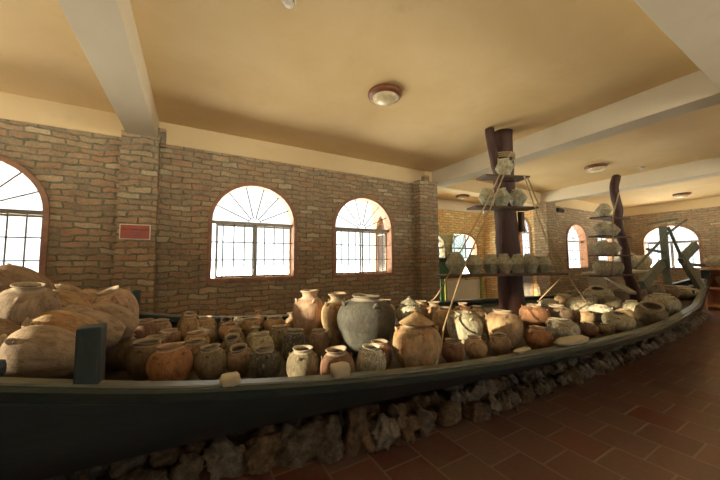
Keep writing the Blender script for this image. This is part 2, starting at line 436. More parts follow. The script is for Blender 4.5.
# brick pillars built of slightly uneven courses
def pillar(num, x0, x1, y0, y1, ztop):
    bm = bmesh.new(); z = 0; r = random.Random(num)
    while z < ztop-.01:
        h = min(.085*r.uniform(.92, 1.1), ztop-z); j = lambda: r.uniform(-.012, .012)
        box(bm, (x0+j(), y0+j()*.6, z), (x1+j(), y1, z+h)); z += h
    o = obj('pillar', bm, BRICK, kind='structure'); return o
pillar(1, -.88, -.46, 4.8, 5.0, 3.30); pillar(2, 4.20, 4.72, 4.8, 5.02, 3.30); pillar(3, 9.08, 9.62, 4.8, 5.02, 3.30)
pillar(4, 4.66, 5.15, .25, .70, 3.45); pillar(5, 9.12, 9.52, .30, .7, 3.27)
# small end pieces where the pillars run up beside the beams
for x0, x1, y0 in ((-.49, -.40, 4.9), (4.42, 4.56, 4.88), (9.55, 9.7, 4.88)):
    bm = bmesh.new(); box(bm, (x0, y0, 3.2), (x1, 4.985, 3.46)); obj('pillar', bm, BRICK, kind='structure')

# --------------------------------------------------------------------- boat
NX = [-2.6, -.75, -.4, .26, .81, 1.67, 2.35, 3.5, 4.7, 5.7, 7.78, 10.2, 12.2]
NY = [2.2, 2.0, 1.98, 1.93, 1.85, 1.71, 1.60, 1.46, 1.40, 1.43, 1.64, 2.05, 2.42]
FY = [3.95, 4.08, 4.1, 4.13, 4.17, 4.22, 4.24, 4.27, 4.25, 4.18, 3.85, 3.3, 2.66]
GX = [-2.6, -.75, -.4, .26, .81, 1.67, 2.35, 4.7, 7.78, 10.2, 11.4, 12.2]
GZ = [1.30, 1.0, .90, .80, .75, .705, .70, .695, .705, .75, .84, 1.0]
def near(x): return lerp_tab(x, NX, NY)
def far(x): return lerp_tab(x, NX, FY)
def gz(x): return lerp_tab(x, GX, GZ)
def smooth(f, x, w=.35): return sum(f(x+w*k/3) for k in range(-3, 4))/7
DECK = .60
ST = [-2.6+.2*i for i in range(75)]
BOAT = empty('wooden_boat', (4.5, 2.8, 0))
tag(BOAT, 'long dark green wooden boat filled with old clay jars across the room', 'boat')
BOAT.matrix_world = Matrix.Translation((4.5, 2.8, 0))
def bpart(name, bm, mat, parent=None, smooth_=False):
    o = obj(name, bm, mat, parent or BOAT, smooth_)
    if parent is None: o.matrix_parent_inverse = Matrix.Translation((-4.5, -2.8, 0))
    return o
bm = bmesh.new(); rows = []
for x in ST:
    a, b, g = smooth(near, x), smooth(far, x), smooth(gz, x); yc = (a+b)/2; w = (b-a)/2
    half = [(0, g), (.035, g*.86+.02), (.085, .60), (.17, .50), (.33, .37), (.55, .26), (.78, .16), (1, .10)]
    row = [bm.verts.new((x, a+u*w, z)) for u, z in half] + [bm.verts.new((x, b-u*w, z+(.06*max(0, min(1, (7-x)/3)) if u < .01 else 0))) for u, z in reversed(half[:-1])]
    rows.append(row)
for r0, r1 in zip(rows, rows[1:]):
    for k in range(len(r0)-1): bm.faces.new((r0[k], r1[k], r1[k+1], r0[k+1]))
bm.faces.new(rows[0]); bm.faces.new(rows[-1][::-1])
hull = bpart('hull', bm, BOATW, None, True)
md = hull.modifiers.new('s', 'SOLIDIFY'); md.thickness = .035; md.offset = -1
# rails along both sides
for f, s, up in ((near, 1, 0), (far, -1, .06)):
    bm = bmesh.new(); prev = None
    for x in ST:
        y = smooth(f, x); z = smooth(gz, x)+up*max(0, min(1, (7-x)/3))
        q = [(y-.025*s, z-.055), (y-.03*s, z-.004), (y-.018*s, z+.012), (y+.085*s, z+.012), (y+.095*s, z), (y+.095*s, z-.05)]
        ring = [bm.verts.new((x, yy, zz)) for yy, zz in q]
        if prev:
            for k in range(6): bm.faces.new((prev[k], ring[k], ring[(k+1) % 6], prev[(k+1) % 6]))
        else: bm.faces.new(ring)
        prev = ring
    bm.faces.new(prev[::-1]); bpart('rail', bm, RAILW)
    bm = bmesh.new(); prev = None      # paler plank along the top of the rail
    for x in ST:
        y = smooth(f, x); z = smooth(gz, x)+up*max(0, min(1, (7-x)/3))
        ring = [bm.verts.new((x, yy, zz)) for yy, zz in ((y+.005*s, z+.010), (y+.010*s, z+.022), (y+.088*s, z+.022), (y+.092*s, z+.006))]
        if prev:
            for k in range(4): bm.faces.new((prev[k], ring[k], ring[(k+1) % 4], prev[(k+1) % 4]))
        else: bm.faces.new(ring)
        prev = ring
    bm.faces.new(prev[::-1]); bpart('rail_cap', bm, CAPW)
bm = bmesh.new(); prev = None
for x in ST:
    a, b = smooth(near, x), smooth(far, x); e = min(.17, (b-a)*.3)
    v = [bm.verts.new((x, a+e, DECK)), bm.verts.new((x, b-e, DECK)), bm.verts.new((x, b-e, DECK-.04)), bm.verts.new((x, a+e, DECK-.04))]
    if prev:
        for k in range(4): bm.faces.new((prev[k], v[k], v[(k+1) % 4], prev[(k+1) % 4]))
    prev = v
bpart('deck', bm, DECKW)
bm = bmesh.new(); cbox(bm, (-.85, 3.42, DECK), (1.15, 4.02, .69), .01); bpart('side_bench', bm, DECKW)
# stern platform, its bulkhead and the two squared posts
bm = bmesh.new(); cbox(bm, (-2.5, 2.16, DECK), (-.84, 3.98, .88), .01); bpart('stern_platform', bm, DECKW)
bm = bmesh.new(); cbox(bm, (-.505, 2.0, .86), (-.405, 2.13, 1.225), .012); bpart('post', bm, POSTW)
bm = bmesh.new(); cbox(bm, (-.585, 4.0, .90), (-.505, 4.12, 1.26), .02); bpart('post', bm, POSTW)
bm = bmesh.new(); cbox(bm, (-1.30, 2.05, .98), (-.80, 2.22, 1.085), .04); bpart('cleat', bm, POSTW)
# stem of the bow, curving up and outward
bm = bmesh.new()
P = spline([(11.6, 2.58, .12), (12.1, 2.56, .35), (12.42, 2.50, .70), (12.55, 2.46, .98), (12.50, 2.45, 1.24)], 6)
for p0, p1 in zip(P, P[1:]):
    d = (Vector(p1)-Vector(p0))*.04
    beam(bm, Vector(p0)-d, Vector(p1)+d, .13, .17, (0, 1, 0), .012)
bpart('stem', bm, RAILW)
# crossbeam near the bow
bm = bmesh.new(); beam(bm, (9.9, 2.12, .80), (9.9, 3.32, .80), .14, .07); bpart('thwart', bm, BOATW)
bm = bmesh.new(); beam(bm, (11.0, 2.30, .82), (11.0, 3.05, .82), .14, .07); bpart('thwart', bm, BOATW)

# masts: the two trunk masts rise from the deck
def trunk(keys, seed, seg=14):
    bm = bmesh.new(); r = random.Random(seed)
    S = spline(keys, 5)
    tube(bm, [p[:3] for p in S], [p[3] for p in S], seg)
    for v in bm.verts:
        q = v.co*4+Vector((seed, 0, 0)); v.co += Vector((noise.noise(q), noise.noise(q+Vector((9, 9, 9))), 0))*.022
    return bm
MX, MY = 4.26, 2.85
mast = empty('ship_mast', (MX, MY, DECK)); tag(mast, 'thick dark trunk mast rising from the boat to the ceiling with three shelves tied on', 'mast')
def mpart(name, bm, mat, sm=False, par=None):
    par = par or mast; o = obj(name, bm, mat, par, sm); o.matrix_parent_inverse = Matrix.Translation(-par.location); return o
mpart('trunk', trunk([(MX+.03, MY, DECK, .20), (MX+.02, MY, 1.0, .185), (MX-.01, MY, 1.7, .17), (MX-.03, MY, 2.4, .155), (MX-.03, MY, 3.0, .15), (MX-.02, MY, 3.585, .15)], 3), TRUNK, True)
mpart('side_pole', trunk([(MX-.16, MY-.14, 2.40, .05), (MX-.22, MY-.08, 2.7, .065), (MX-.30, MY-.02, 3.2, .065), (MX-.34, MY, 3.575, .068)], 5, 10), TRUNK, True)
bm = bmesh.new()
for dz in (0, .03, .06):
    tube(bm, [(MX-.03+.17*cos(2*pi*k/20), MY+.17*sin(2*pi*k/20), 3.16+dz+.02*sin(2*pi*k/20)) for k in range(21)], .010, 6)
mpart('lashing', bm, ROPE)
SA = radians(-20); SD = Vector((cos(SA), sin(SA), 0)); SN = Vector((-SD.y, SD.x, 0))
SO = Vector((MX, MY, 0)) - SN*.34       # the shelf planks are fixed across the front of the trunk
SHELVES = [(-1.30, .54, 1.362), (-.80, .17, 2.31), (-.63, .06, 2.755)]
for u0, u1, z in SHELVES:
    bm = bmesh.new(); beam(bm, SO+SD*u0+Vector((0, 0, z-.014)), SO+SD*u1+Vector((0, 0, z-.014)), .36 if z < 2 else .25, .028)
    mpart('shelf', bm, SHELFW)
bm = bmesh.new(); beam(bm, (MX+.12, MY-.16, 1.98), (MX+.12, MY-.16, 2.29), .07, .07); mpart('bracket', bm, SHELFW)
mast_top = Vector((MX-.12, MY-.20, 3.19))
def rope(name, pts, label, r=.010):
    bm = bmesh.new(); tube(bm, pts, r, 7); o = obj(name, bm, ROPE, None, True); tag(o, label, 'rope', 'rigging ropes of the thick mast'); return o
def on_shelf(i, u, off=-.16, dz=.0): return SO+SD*u+SN*off+Vector((0, 0, SHELVES[i][2]+dz))
pA = on_shelf(0, -1.28, -.21); pB = on_shelf(0, -1.10, -.21)
rope('rope', [mast_top, on_shelf(2, -.46, -.205), on_shelf(1, -.70, -.205), pA] + sag(pA, (3.30, 3.72, .86), .10)[1:], 'rope from the mast top down the left shelf end, sagging loose behind the lidded jars')
rope('rope', [mast_top+Vector((.06, -.02, -.06)), on_shelf(2, -.40, -.205), on_shelf(1, -.61, -.205), pB] + sag(pB, (2.22, 2.22, .88), .0)[1:] + sag((2.22, 2.22, .88), (1.70, 1.80, .72), .03)[1:], 'rope hanging in front of the smooth tan jar down to the near rail')
rope('rope', sag(on_shelf(2, .03, -.1), on_shelf(0, .52)+Vector((0, 0, .02)), 0) + sag(on_shelf(0, .52), (5.45, 2.32, .82), .0)[1:], 'outer right rope of the mast, running down to the jars beside the right lid')
rope('rope', sag(on_shelf(2, -.06, -.15), on_shelf(0, .36, -.18)+Vector((0, 0, .02)), 0), 'inner right rope of the mast, ending at the bottom shelf')
rope('rope', sag(on_shelf(0, .48, -.16, -.03), (4.45, 2.55, .93), .0), 'thin rope slanting from under the bottom shelf back to the mast foot', .009)
rope('rope', sag((MX-.32, MY-.12, 3.08), on_shelf(2, -.35, .0, .10), .03), 'short loop of rope from the side pole to the top shelf')

cx, cy = 8.0, 2.7
mast2 = empty('ship_mast', (cx, cy, DECK)); tag(mast2, 'crooked slender trunk mast toward the bow with four small shelves on its left', 'mast')
mpart('trunk', trunk([(cx+.42, cy, DECK, .10), (cx+.30, cy, .95, .10), (cx+.06, cy, 1.3, .09), (cx+.02, cy-.02, 1.75, .085), (cx-.20, cy, 2.2, .085), (cx-.14, cy, 2.6, .08), (cx-.24, cy, 3.0, .08), (cx-.10, cy, 3.33, .085)], 11, 10), TRUNK, True, mast2)
M2 = [(2.40, -1.02, -.05), (2.02, -1.12, -.05), (1.64, -1.16, -.05), (1.24, -1.20, -.05)]
for z, u0, u1 in M2:
    bm = bmesh.new(); beam(bm, (cx+u0, cy+.02, z-.014), (cx+u1, cy-.02, z-.014), .3, .028); mpart('shelf', bm, SHELFW, False, mast2)
rr = rope('rope', sag((cx-.26, cy-.08, 2.95), (cx-.86, cy-.165, 2.40), 0) + sag((cx-.86, cy-.165, 2.40), (cx-1.06, cy-.17, 1.24), 0)[1:], 'thin rope from the crooked mast down past its small shelves', .012); rr['group'] = 'ropes of the crooked mast'

# --------------------------------------------------------------------- jars
# kind, colour, x, y, base z, radius, height, label
BOAT_JARS = [
    ('wide', 'dark', -0.549, 3.440, 0.60, 0.133, 0.292, 'dark brown pot nearest the near stern post in the small pot rows'),
    ('wide', 'tan', -0.704, 3.731, 0.69, 0.107, 0.167, 'tan brown pot directly behind the dark pot beside the near stern post'),
    ('wide', 'red', -0.409, 3.675, 0.69, 0.102, 0.297, 'reddish pot at the far left corner of the small pots near the far post'),
    ('wide', 'brown', -0.523, 3.862, 0.69, 0.111, 0.234, 'brown pot just in front of the far left corner pot'),
    ('wide', 'dark', -0.324, 3.085, 0.60, 0.138, 0.297, 'dark grey-brown pot left of the orange pot at the near rail'),
    ('wide', 'red', -0.287, 3.395, 0.60, 0.115, 0.265, 'pot with reddish mouth directly behind the orange front pot'),
    ('wide', 'brown', -0.198, 3.611, 0.69, 0.113, 0.181, 'brown pot third back behind the orange front pot'),
    ('wide', 'tan', -0.295, 3.866, 0.69, 0.111, 0.249, 'tan pot fourth back behind the orange front pot'),
    ('globe', 'tan', -0.020, 3.731, 0.69, 0.095, 0.293, 'small tan pot in the last row beside the far rail, left of the tipped pot'),
    ('wide', 'brown', -0.093, 3.906, 0.69, 0.088, 0.317, 'brown pot tipped against the far rail behind the small pots'),
    ('globe', 'orange', -0.131, 2.786, 0.60, 0.156, 0.306, 'bright orange round pot in the front row at the near rail'),
    ('wide', 'brown', 0.030, 3.145, 0.60, 0.108, 0.244, 'brown pot between the orange front pot and the olive pot'),
    ('wide', 'tan', 0.056, 3.391, 0.60, 0.115, 0.265, 'tan pot with pale rim in the second row right of the orange pot'),
    ('wide', 'brown', 0.145, 3.603, 0.69, 0.108, 0.170, 'brown pot half hidden behind the tan pale rimmed pot'),
    ('globe', 'tan', 0.139, 3.885, 0.69, 0.120, 0.234, 'tan pot in the last row right of the tipped pot'),
    ('globe', 'olive', 0.150, 2.749, 0.60, 0.121, 0.266, 'olive grey pot with lugs in the front row left of the tilted pot'),
    ('globe', 'brown', 0.387, 2.738, 0.60, 0.110, 0.241, 'brown pot leaning to the right in the front row by the white block'),
    ('globe', 'olive', 0.361, 3.145, 0.60, 0.107, 0.246, 'olive pot with open dark mouth behind the leaning front pot'),
    ('wide', 'brown', 0.401, 3.431, 0.60, 0.099, 0.236, 'brown pot third back behind the leaning front pot'),
    ('wide', 'tan', 0.365, 3.642, 0.69, 0.110, 0.173, 'tan pot in the middle rows behind the olive front pot'),
    ('globe', 'dark', 0.356, 3.852, 0.69, 0.094, 0.215, 'small dark mouthed pot leaning in the last row of small pots'),
    ('globe', 'pale', 0.505, 3.950, 0.69, 0.078, 0.188, 'small pale pot in the last row left of a sunlit pot'),
    ('wide', 'tan', 0.614, 3.785, 0.69, 0.114, 0.183, 'sunlit tan pot at the far rail behind the small bottle'),
    ('bottle', 'tan', 0.728, 3.961, 0.69, 0.083, 0.237, 'small narrow necked bottle standing tallest in the last row of small pots'),
    ('bottle', 'grey', 0.595, 3.404, 0.60, 0.092, 0.248, 'grey bottle with flared lip in the third row'),
    ('globe', 'grey', 0.590, 2.975, 0.60, 0.118, 0.271, 'grey shouldered pot in second row left of the dark olive pot'),
    ('globe', 'black', 0.515, 2.470, 0.60, 0.124, 0.274, 'blackened mottled pot with white crust in the front row'),
    ('wide', 'tan', 0.868, 3.647, 0.69, 0.121, 0.200, 'sunlit tan pot at the far rail left of the little bottle'),
    ('wide', 'olive', 0.823, 3.255, 0.60, 0.104, 0.260, 'olive pot in the third row behind the blackened pot'),
    ('globe', 'black', 0.843, 2.775, 0.60, 0.123, 0.308, 'dark olive pot in the second row between two front pots'),
    ('globe', 'olive', 0.760, 2.285, 0.60, 0.125, 0.275, 'olive brown pot in the front row right of the blackened pot'),
    ('bottle', 'tan', 1.156, 3.900, 0.60, 0.110, 0.274, 'sunlit little pot with a small neck left of the tall bottle jars'),
    ('wide', 'tan', 0.930, 3.436, 0.60, 0.093, 0.223, 'sunlit small pot below the leftmost tall bottle jar'),
    ('wide', 'brown', 1.126, 2.855, 0.60, 0.100, 0.259, 'brown pot in the second row left of the big dark jar'),
    ('bottle', 'tan', 1.492, 3.388, 0.60, 0.058, 0.198, 'slim sunlit pot tight against the left of the big dark jar'),
    ('tall', 'pink', 1.229, 3.447, 0.60, 0.200, 0.599, 'leftmost of the tall pinkish bottle jars behind the small pots'),
    ('tall', 'tan', 1.473, 3.132, 0.60, 0.193, 0.578, 'tall tan bottle jar right behind the big dark jar'),
    ('globe', 'red', 0.989, 2.110, 0.60, 0.132, 0.277, 'orange red pot in the front row behind the white stone'),
    ('storage', 'slate', 1.545, 2.641, 0.60, 0.297, 0.593, 'biggest dark grey round storage jar standing amidships'),
    ('globe', 'pale', 1.280, 2.107, 0.60, 0.121, 0.254, 'pale crusty small pot with a hole below the big dark jar'),
    ('wide', 'red', 1.466, 2.243, 0.60, 0.104, 0.238, 'reddish small pot between the pale crusty pot and the lidded jar'),
    ('tall', 'tan', 2.359, 3.500, 0.60, 0.168, 0.403, 'tan jar peeking out right of the big dark jar'),
    ('lidded', 'tan', 1.706, 2.032, 0.60, 0.209, 0.418, 'big tan jar wearing a conical clay lid'),
    ('lidded', 'pale', 2.662, 3.320, 0.60, 0.179, 0.359, 'smaller crusty pale jar with a lid behind the big lidded jar'),
    ('tall', 'tan', 3.001, 3.180, 0.60, 0.151, 0.364, 'tan jar behind and right of the big lidded jar'),
    ('storage', 'tan', 2.732, 2.703, 0.60, 0.153, 0.367, 'smooth tan jar beside the hanging rope'),
    ('storage', 'grey', 2.674, 2.354, 0.60, 0.195, 0.370, 'grey crusted storage jar with lugs left of the mast'),
    ('tall', 'orange', 3.522, 3.131, 0.60, 0.127, 0.317, 'orange rimmed jar behind the grey crusted storage jar'),
    ('tall', 'tan', 3.541, 2.874, 0.60, 0.126, 0.301, 'tan jar in the shade just left of the mast foot'),
    ('wide', 'red', 2.126, 2.015, 0.60, 0.106, 0.212, 'brown red small pot below the grey crusted jar, nearest the rope'),
    ('globe', 'tan', 2.379, 1.975, 0.60, 0.107, 0.215, 'tan small pot in the front row left of the dark lugged pot'),
    ('globe', 'brown', 2.707, 1.940, 0.60, 0.105, 0.209, 'dark lugged small pot in the front row below the mast'),
    ('storage', 'tan', 3.002, 2.116, 0.60, 0.204, 0.387, 'wide tan storage jar standing in front of the mast'),
    ('storage', 'orange', 4.158, 2.447, 0.60, 0.191, 0.320, 'orange shouldered jar right of the mast foot'),
    ('globe', 'orange', 3.222, 1.853, 0.60, 0.133, 0.235, 'orange tan pot at the near rail right of the mast'),
    ('storage', 'pale', 3.741, 1.860, 0.60, 0.162, 0.254, 'two tone pot, pale above and rust below, behind the white slab'),
    ('storage', 'dark', 4.599, 2.355, 0.60, 0.198, 0.297, 'grey brown jar in shade behind the two tone pot'),
    ('globe', 'red', 4.296, 1.850, 0.60, 0.101, 0.162, 'small rust pot right of the two tone pot'),
    ('storage', 'grey', 5.668, 2.550, 0.60, 0.192, 0.288, 'grey jar between the right rope and the lying jars'),
    ('storage', 'pale', 5.437, 2.910, 0.60, 0.167, 0.266, 'pale jar behind the shaded grey brown jar'),
    ('globe', 'olive', 7.109, 3.340, 0.60, 0.129, 0.297, 'small olive jar on the far side left of the crooked mast'),
    ('storage', 'grey', 6.802, 2.725, 0.60, 0.238, 0.401, 'large grey jar leaning left of the crooked mast foot'),
    ('storage', 'pale', 5.495, 2.190, 0.60, 0.164, 0.246, 'pale rounded jar in the second row left of the crooked mast'),
    ('storage', 'grey', 4.802, 1.745, 0.60, 0.168, 0.253, 'pale grey jar with small hole lying by the near rail'),
    ('storage', 'tan', 5.636, 1.943, 0.60, 0.125, 0.210, 'tan jar wedged between two lying grey jars'),
    ('wide', 'olive', 5.795, 1.717, 0.60, 0.179, 0.280, 'olive jar with a gaping dark mouth at the near rail'),
    ('storage', 'grey', 6.840, 1.870, 0.60, 0.228, 0.362, 'largest grey round jar near the bow rail'),
    ('storage', 'olive', 9.314, 2.702, 0.60, 0.244, 0.389, 'olive jar at the back below the anchor shank'),
    ('storage', 'grey', 9.994, 2.309, 0.60, 0.230, 0.298, 'smooth grey jar nearest the bow below the anchor fluke'),
    ('storage', 'brown', 8.833, 2.805, 0.60, 0.190, 0.336, 'brown jar right behind the crooked mast foot'),
    ('storage', 'olive', 6.516, 2.446, 0.60, 0.186, 0.295, 'olive jar squeezed left of the crooked mast between grey jars'),
    ('storage', 'tan', 4.934, 2.190, 0.60, 0.145, 0.219, 'tan jar in the middle of the boat below the hanging rope end'),
    ('wide', 'brown', 4.167, 2.182, 0.60, 0.101, 0.179, 'small brown jar between the orange pot and the two tone pot'),
    ('globe', 'olive', 4.490, 1.740, 0.60, 0.087, 0.148, 'small olive pot left of the pale grey jar with a small hole'),
    ('wide', 'brown', 9.662, 2.508, 0.60, 0.200, 0.319, 'brown jar close behind the largest grey bow jar'),
    ('globe', 'grey', 11.773, 2.515, 0.60, 0.183, 0.241, 'small grey jar against the bow rail farthest along'),
    ('wide', 'tan', 6.125, 3.020, 0.60, 0.159, 0.282, 'tan jar on the far side between the pale jar and the small olive jar'),
    ('storage', 'grey', 6.377, 2.731, 0.60, 0.166, 0.294, 'grey jar on the far side behind the leaning grey jar'),
    ('wide', 'tan', 4.583, 3.040, 0.60, 0.116, 0.246, 'tan jar right at the mast foot, half hidden by the wide tan jar'),
    ('globe', 'grey', 6.601, 2.170, 0.60, 0.134, 0.238, 'small grey jar in front of the crooked mast foot'),
    ('storage', 'pale', 10.530, 2.715, 0.60, 0.160, 0.312, 'pale jar at the far side just behind the anchor shank'),
    ('globe', 'brown', 12.057, 2.479, 0.60, 0.121, 0.287, 'last small brown jar inside the bow beside the stem'),
    ('wide', 'tan', 3.123, 3.620, 0.60, 0.123, 0.320, 'tan pot on the far side right behind the conical lid'),
    ('wide', 'dark', 7.598, 2.700, 0.60, 0.175, 0.341, 'dark jar on the far side beneath the crooked mast shelves'),
]

def dent(bm, amt, seed, sc=1.6):
    for v in bm.verts:
        q = v.co*sc+Vector((seed*3.1, seed*1.7, 0)); v.co.x += noise.noise(q)*amt; v.co.y += noise.noise(q+Vector((5, 2, 8)))*amt; v.co.z += noise.noise(q+Vector((1, 7, 3)))*amt*.5

# body outline then rim outline (outside up, over the lip, down inside), radius 1 and height 1
SHAPES = {
 'wide':    ([(0, 0), (.50, 0), (.60, .02), (.80, .16), (.96, .36), (1, .52), (.95, .70), (.84, .82), (.70, .90)],
             [(.70, .895), (.645, .92), (.64, .95), (.70, .975), (.735, .985), (.735, 1.0), (.68, 1.005), (.60, .975), (.57, .93), (.66, .86), (.86, .62), (.80, .25), (.4, .12), (0, .1)]),
 'globe':   ([(0, 0), (.46, 0), (.56, .02), (.80, .16), (.96, .34), (1, .50), (.94, .68), (.80, .80), (.60, .89)],
             [(.60, .885), (.535, .91), (.525, .945), (.58, .975), (.62, .985), (.62, 1.0), (.57, 1.005), (.49, .975), (.46, .92), (.55, .86), (.84, .62), (.80, .25), (.4, .12), (0, .1)]),
 'storage': ([(0, 0), (.44, 0), (.52, .02), (.76, .17), (.94, .38), (1, .56), (.95, .73), (.80, .85), (.56, .925)],
             [(.56, .92), (.46, .94), (.43, .965), (.47, .985), (.50, .99), (.50, 1.003), (.45, 1.006), (.38, .985), (.36, .94), (.5, .90), (.84, .66), (.82, .28), (.4, .12), (0, .1)]),
 'tall':    ([(0, 0), (.42, 0), (.50, .01), (.70, .14), (.92, .36), (1, .54), (.96, .68), (.82, .78), (.60, .84)],
             [(.60, .835), (.46, .865), (.42, .90), (.46, .955), (.55, .985), (.56, 1.0), (.50, 1.003), (.39, .95), (.35, .90), (.38, .86), (.8, .62), (.8, .25), (.4, .1), (0, .08)]),
 'bottle':  ([(0, 0), (.46, 0), (.54, .01), (.80, .14), (.98, .34), (1, .46), (.90, .60), (.68, .70), (.45, .76)],
             [(.45, .755), (.36, .80), (.34, .86), (.40, .95), (.52, .985), (.52, 1.0), (.46, 1.003), (.33, .94), (.27, .86), (.28, .78), (.8, .5), (.8, .2), (.4, .1), (0, .08)]),
 'lidded':  ([(0, 0), (.44, 0), (.52, .02), (.76, .17), (.94, .38), (1, .56), (.95, .73), (.80, .85), (.58, .92)],
             [(.58, .915), (.50, .94), (.50, 1.0), (.45, 1.0), (.45, .93), (.8, .7), (.8, .3), (.4, .12), (0, .1)]),
 'shelf':   ([(0, 0), (.44, 0), (.50, .03), (.70, .22), (.95, .44), (1, .50), (.95, .56), (.70, .78), (.52, .92)],
             [(.52, .915), (.47, .93), (.46, .95), (.50, .985), (.52, 1.0), (.47, 1.003), (.40, .96), (.38, .9), (.6, .7), (.6, .2), (0, .1)]),
}
LUGS = {'wide': (4, .86, .80), 'globe': (4, .83, .775), 'storage': (4, .82, .83), 'tall': (4, .80, .785), 'bottle': (0, 0, 0), 'lidded': (4, .82, .83), 'shelf': (0, 0, 0)}
MESH = {}
for kname, (bo, ri) in SHAPES.items():
    for v in range(3):
        seg = 20 if kname == 'shelf' else 30
        bm = bmesh.new(); lathe(bm, spline(bo, 4), seg); dent(bm, .045 if kname != 'shelf' else .09, v+len(kname))
        b = finish(bm, kname+'_body', True)
        bm = bmesh.new(); lathe(bm, spline(ri, 3), seg); dent(bm, .045 if kname != 'shelf' else .09, v+len(kname))
        r = finish(bm, kname+'_rim', True)
        MESH[kname, v] = (b, r)
def lug_mesh():
    bm = bmesh.new(); tube(bm, [(-.02 + .085*sin(pi*i/8), 0.10*cos(pi*i/8), .015*sin(pi*i/8)) for i in range(9)], [.035, .04, .042, .042, .042, .042, .042, .04, .035], 7)
    return finish(bm, 'lug', True)
LUG = lug_mesh()
bm = bmesh.new(); lathe(bm, spline([(0, .46), (.09, .46), (.12, .42), (.09, .38), (.13, .34), (.36, .21), (.68, .03), (.70, .0), (.64, -.03), (0, .12)], 4), 28); dent(bm, .03, 4)
LID = finish(bm, 'lid', True)
JN = 0
def jar(shape, colour, M, r, h, label, group=None, name='clay_jar', spin=None, cat='jar', nolug=False):
    """M places the jar's base; every jar is its body with rim, lugs (and lid) under it"""
    global JN
    JN += 1; v = JN % 3
    b, rm = MESH[shape, v]
    mat = CL[colour]
    def mk(nm, me, par=None, mat=mat):
        o = bpy.data.objects.new(nm, me); COL.objects.link(o)
        if len(me.materials) == 0: me.materials.append(mat)
        o.material_slots[0].link = 'OBJECT'; o.material_slots[0].material = mat
        if par: o.parent = par
        return o
    o = mk(name, b)
    S = Matrix.Diagonal((r, r, h, 1)); sp = rnd.uniform(0, 6.28) if spin is None else spin
    o.matrix_world = M @ Matrix.Rotation(sp, 4, 'Z') @ S
    mk('rim', rm, o, RIM_LIT[colour])
    nl, lr, lz = LUGS[shape]
    if not nolug:
        for k in range(nl):
            a = 2*pi*k/nl+.5; l = mk('lug', LUG, o)
            l.matrix_local = Matrix.Translation((lr*cos(a), lr*sin(a), lz)) @ Matrix.Rotation(a, 4, 'Z') @ Matrix.Rotation(-.5, 4, 'Y')
    if shape == 'lidded':
        l = mk('lid', LID, o); l.matrix_local = Matrix.Translation((0, 0, .985)) @ Matrix.Diagonal((1, 1, r/h*1.15, 1))
    return tag(o, label, cat, group)

def base(x, y, z, tilt=0, az=0):
    M = Matrix.Translation((x, y, z))
    if tilt:
        ax = Vector((-sin(radians(az)), cos(radians(az)), 0)); M = M @ Matrix.Rotation(radians(tilt), 4, ax)
    return M
TILT = {'leaning to the right in the front': (16, 230), 'tipped against': (30, 300), 'dark mouthed pot leaning': (28, 260), 'gaping dark mouth': (24, 215), 'leaning left of the crooked': (22, 200), 'lying by the near rail': (10, 240), 'open dark mouth behind': (18, 250)}
for shape, colour, x, y, z, r, h, lab in BOAT_JARS:
    ti = next((t for k, t in TILT.items() if k in lab), (rnd.uniform(0, 4), rnd.uniform(0, 360)))
    g = 'small pots in the stern half of the boat' if x < 1.2 and r < .17 else 'jars amidships and toward the bow'
    dz = r*.5*sin(radians(ti[0]))
    small = r < .17
    jar(shape, colour, base(x, y, z+dz, *ti), r, h, lab, g, 'clay_pot' if small else 'clay_jar', cat='pot' if small else 'jar')

# the pile of big jars lying on the stern: kind colour, centre, radius, tilt of the mouth, direction of the mouth
STERN = [
    ('dusty', -0.787, 2.55, 1.051, 0.157, 72, 185, 'big lying jar at the front of the stern pile beside the near post'),
    ('tan', -0.790, 2.85, 1.103, 0.159, 70, 190, 'second lying jar behind the big front one in the stern pile'),
    ('dusty', -0.789, 3.15, 1.108, 0.148, 70, 190, 'third lying jar up the stern pile with a lit shoulder'),
    ('dusty', -1.011, 2.95, 1.287, 0.173, 12, 300, 'upright jar with an open mouth on top of the stern pile'),
    ('brown', -1.300, 3.60, 1.384, 0.185, 60, 180, 'big domed jar at the back left of the stern pile under the window'),
    ('tan', -0.964, 3.40, 1.216, 0.150, 70, 180, 'lying jar behind the open mouthed stern jar'),
    ('dusty', -1.069, 3.85, 1.273, 0.123, 75, 180, 'small lying jar at the very back of the stern pile'),
    ('pink', -0.852, 3.80, 1.207, 0.126, 70, 175, 'pinkish lying jar at the back of the stern pile'),
    ('pink', -0.652, 3.75, 1.179, 0.177, 20, 210, 'pink jar standing against the far post'),
    ('dusty', -0.645, 3.35, 1.077, 0.164, 68, 185, 'lying jar at the right edge of the stern pile'),
    ('dusty', -0.675, 3.05, 1.074, 0.146, 70, 188, 'lying jar behind the near post, right side of the stern pile'),
    ('brown', -1.071, 2.75, 1.112, 0.136, 70, 200, 'brown jar cut by the left edge of the photo'),
]
for colour, x, y, z, r, ti, az, lab in STERN:
    h = 2*r*1.28
    z -= .09 if ti < 30 else .04
    M = Matrix.Translation((x, y, z)) @ base(0, 0, 0, ti, az) @ Matrix.Translation((0, 0, -h*.52))
    jar('storage', colour, M, r, h, lab, 'large jars piled on the stern', 'clay_jar')

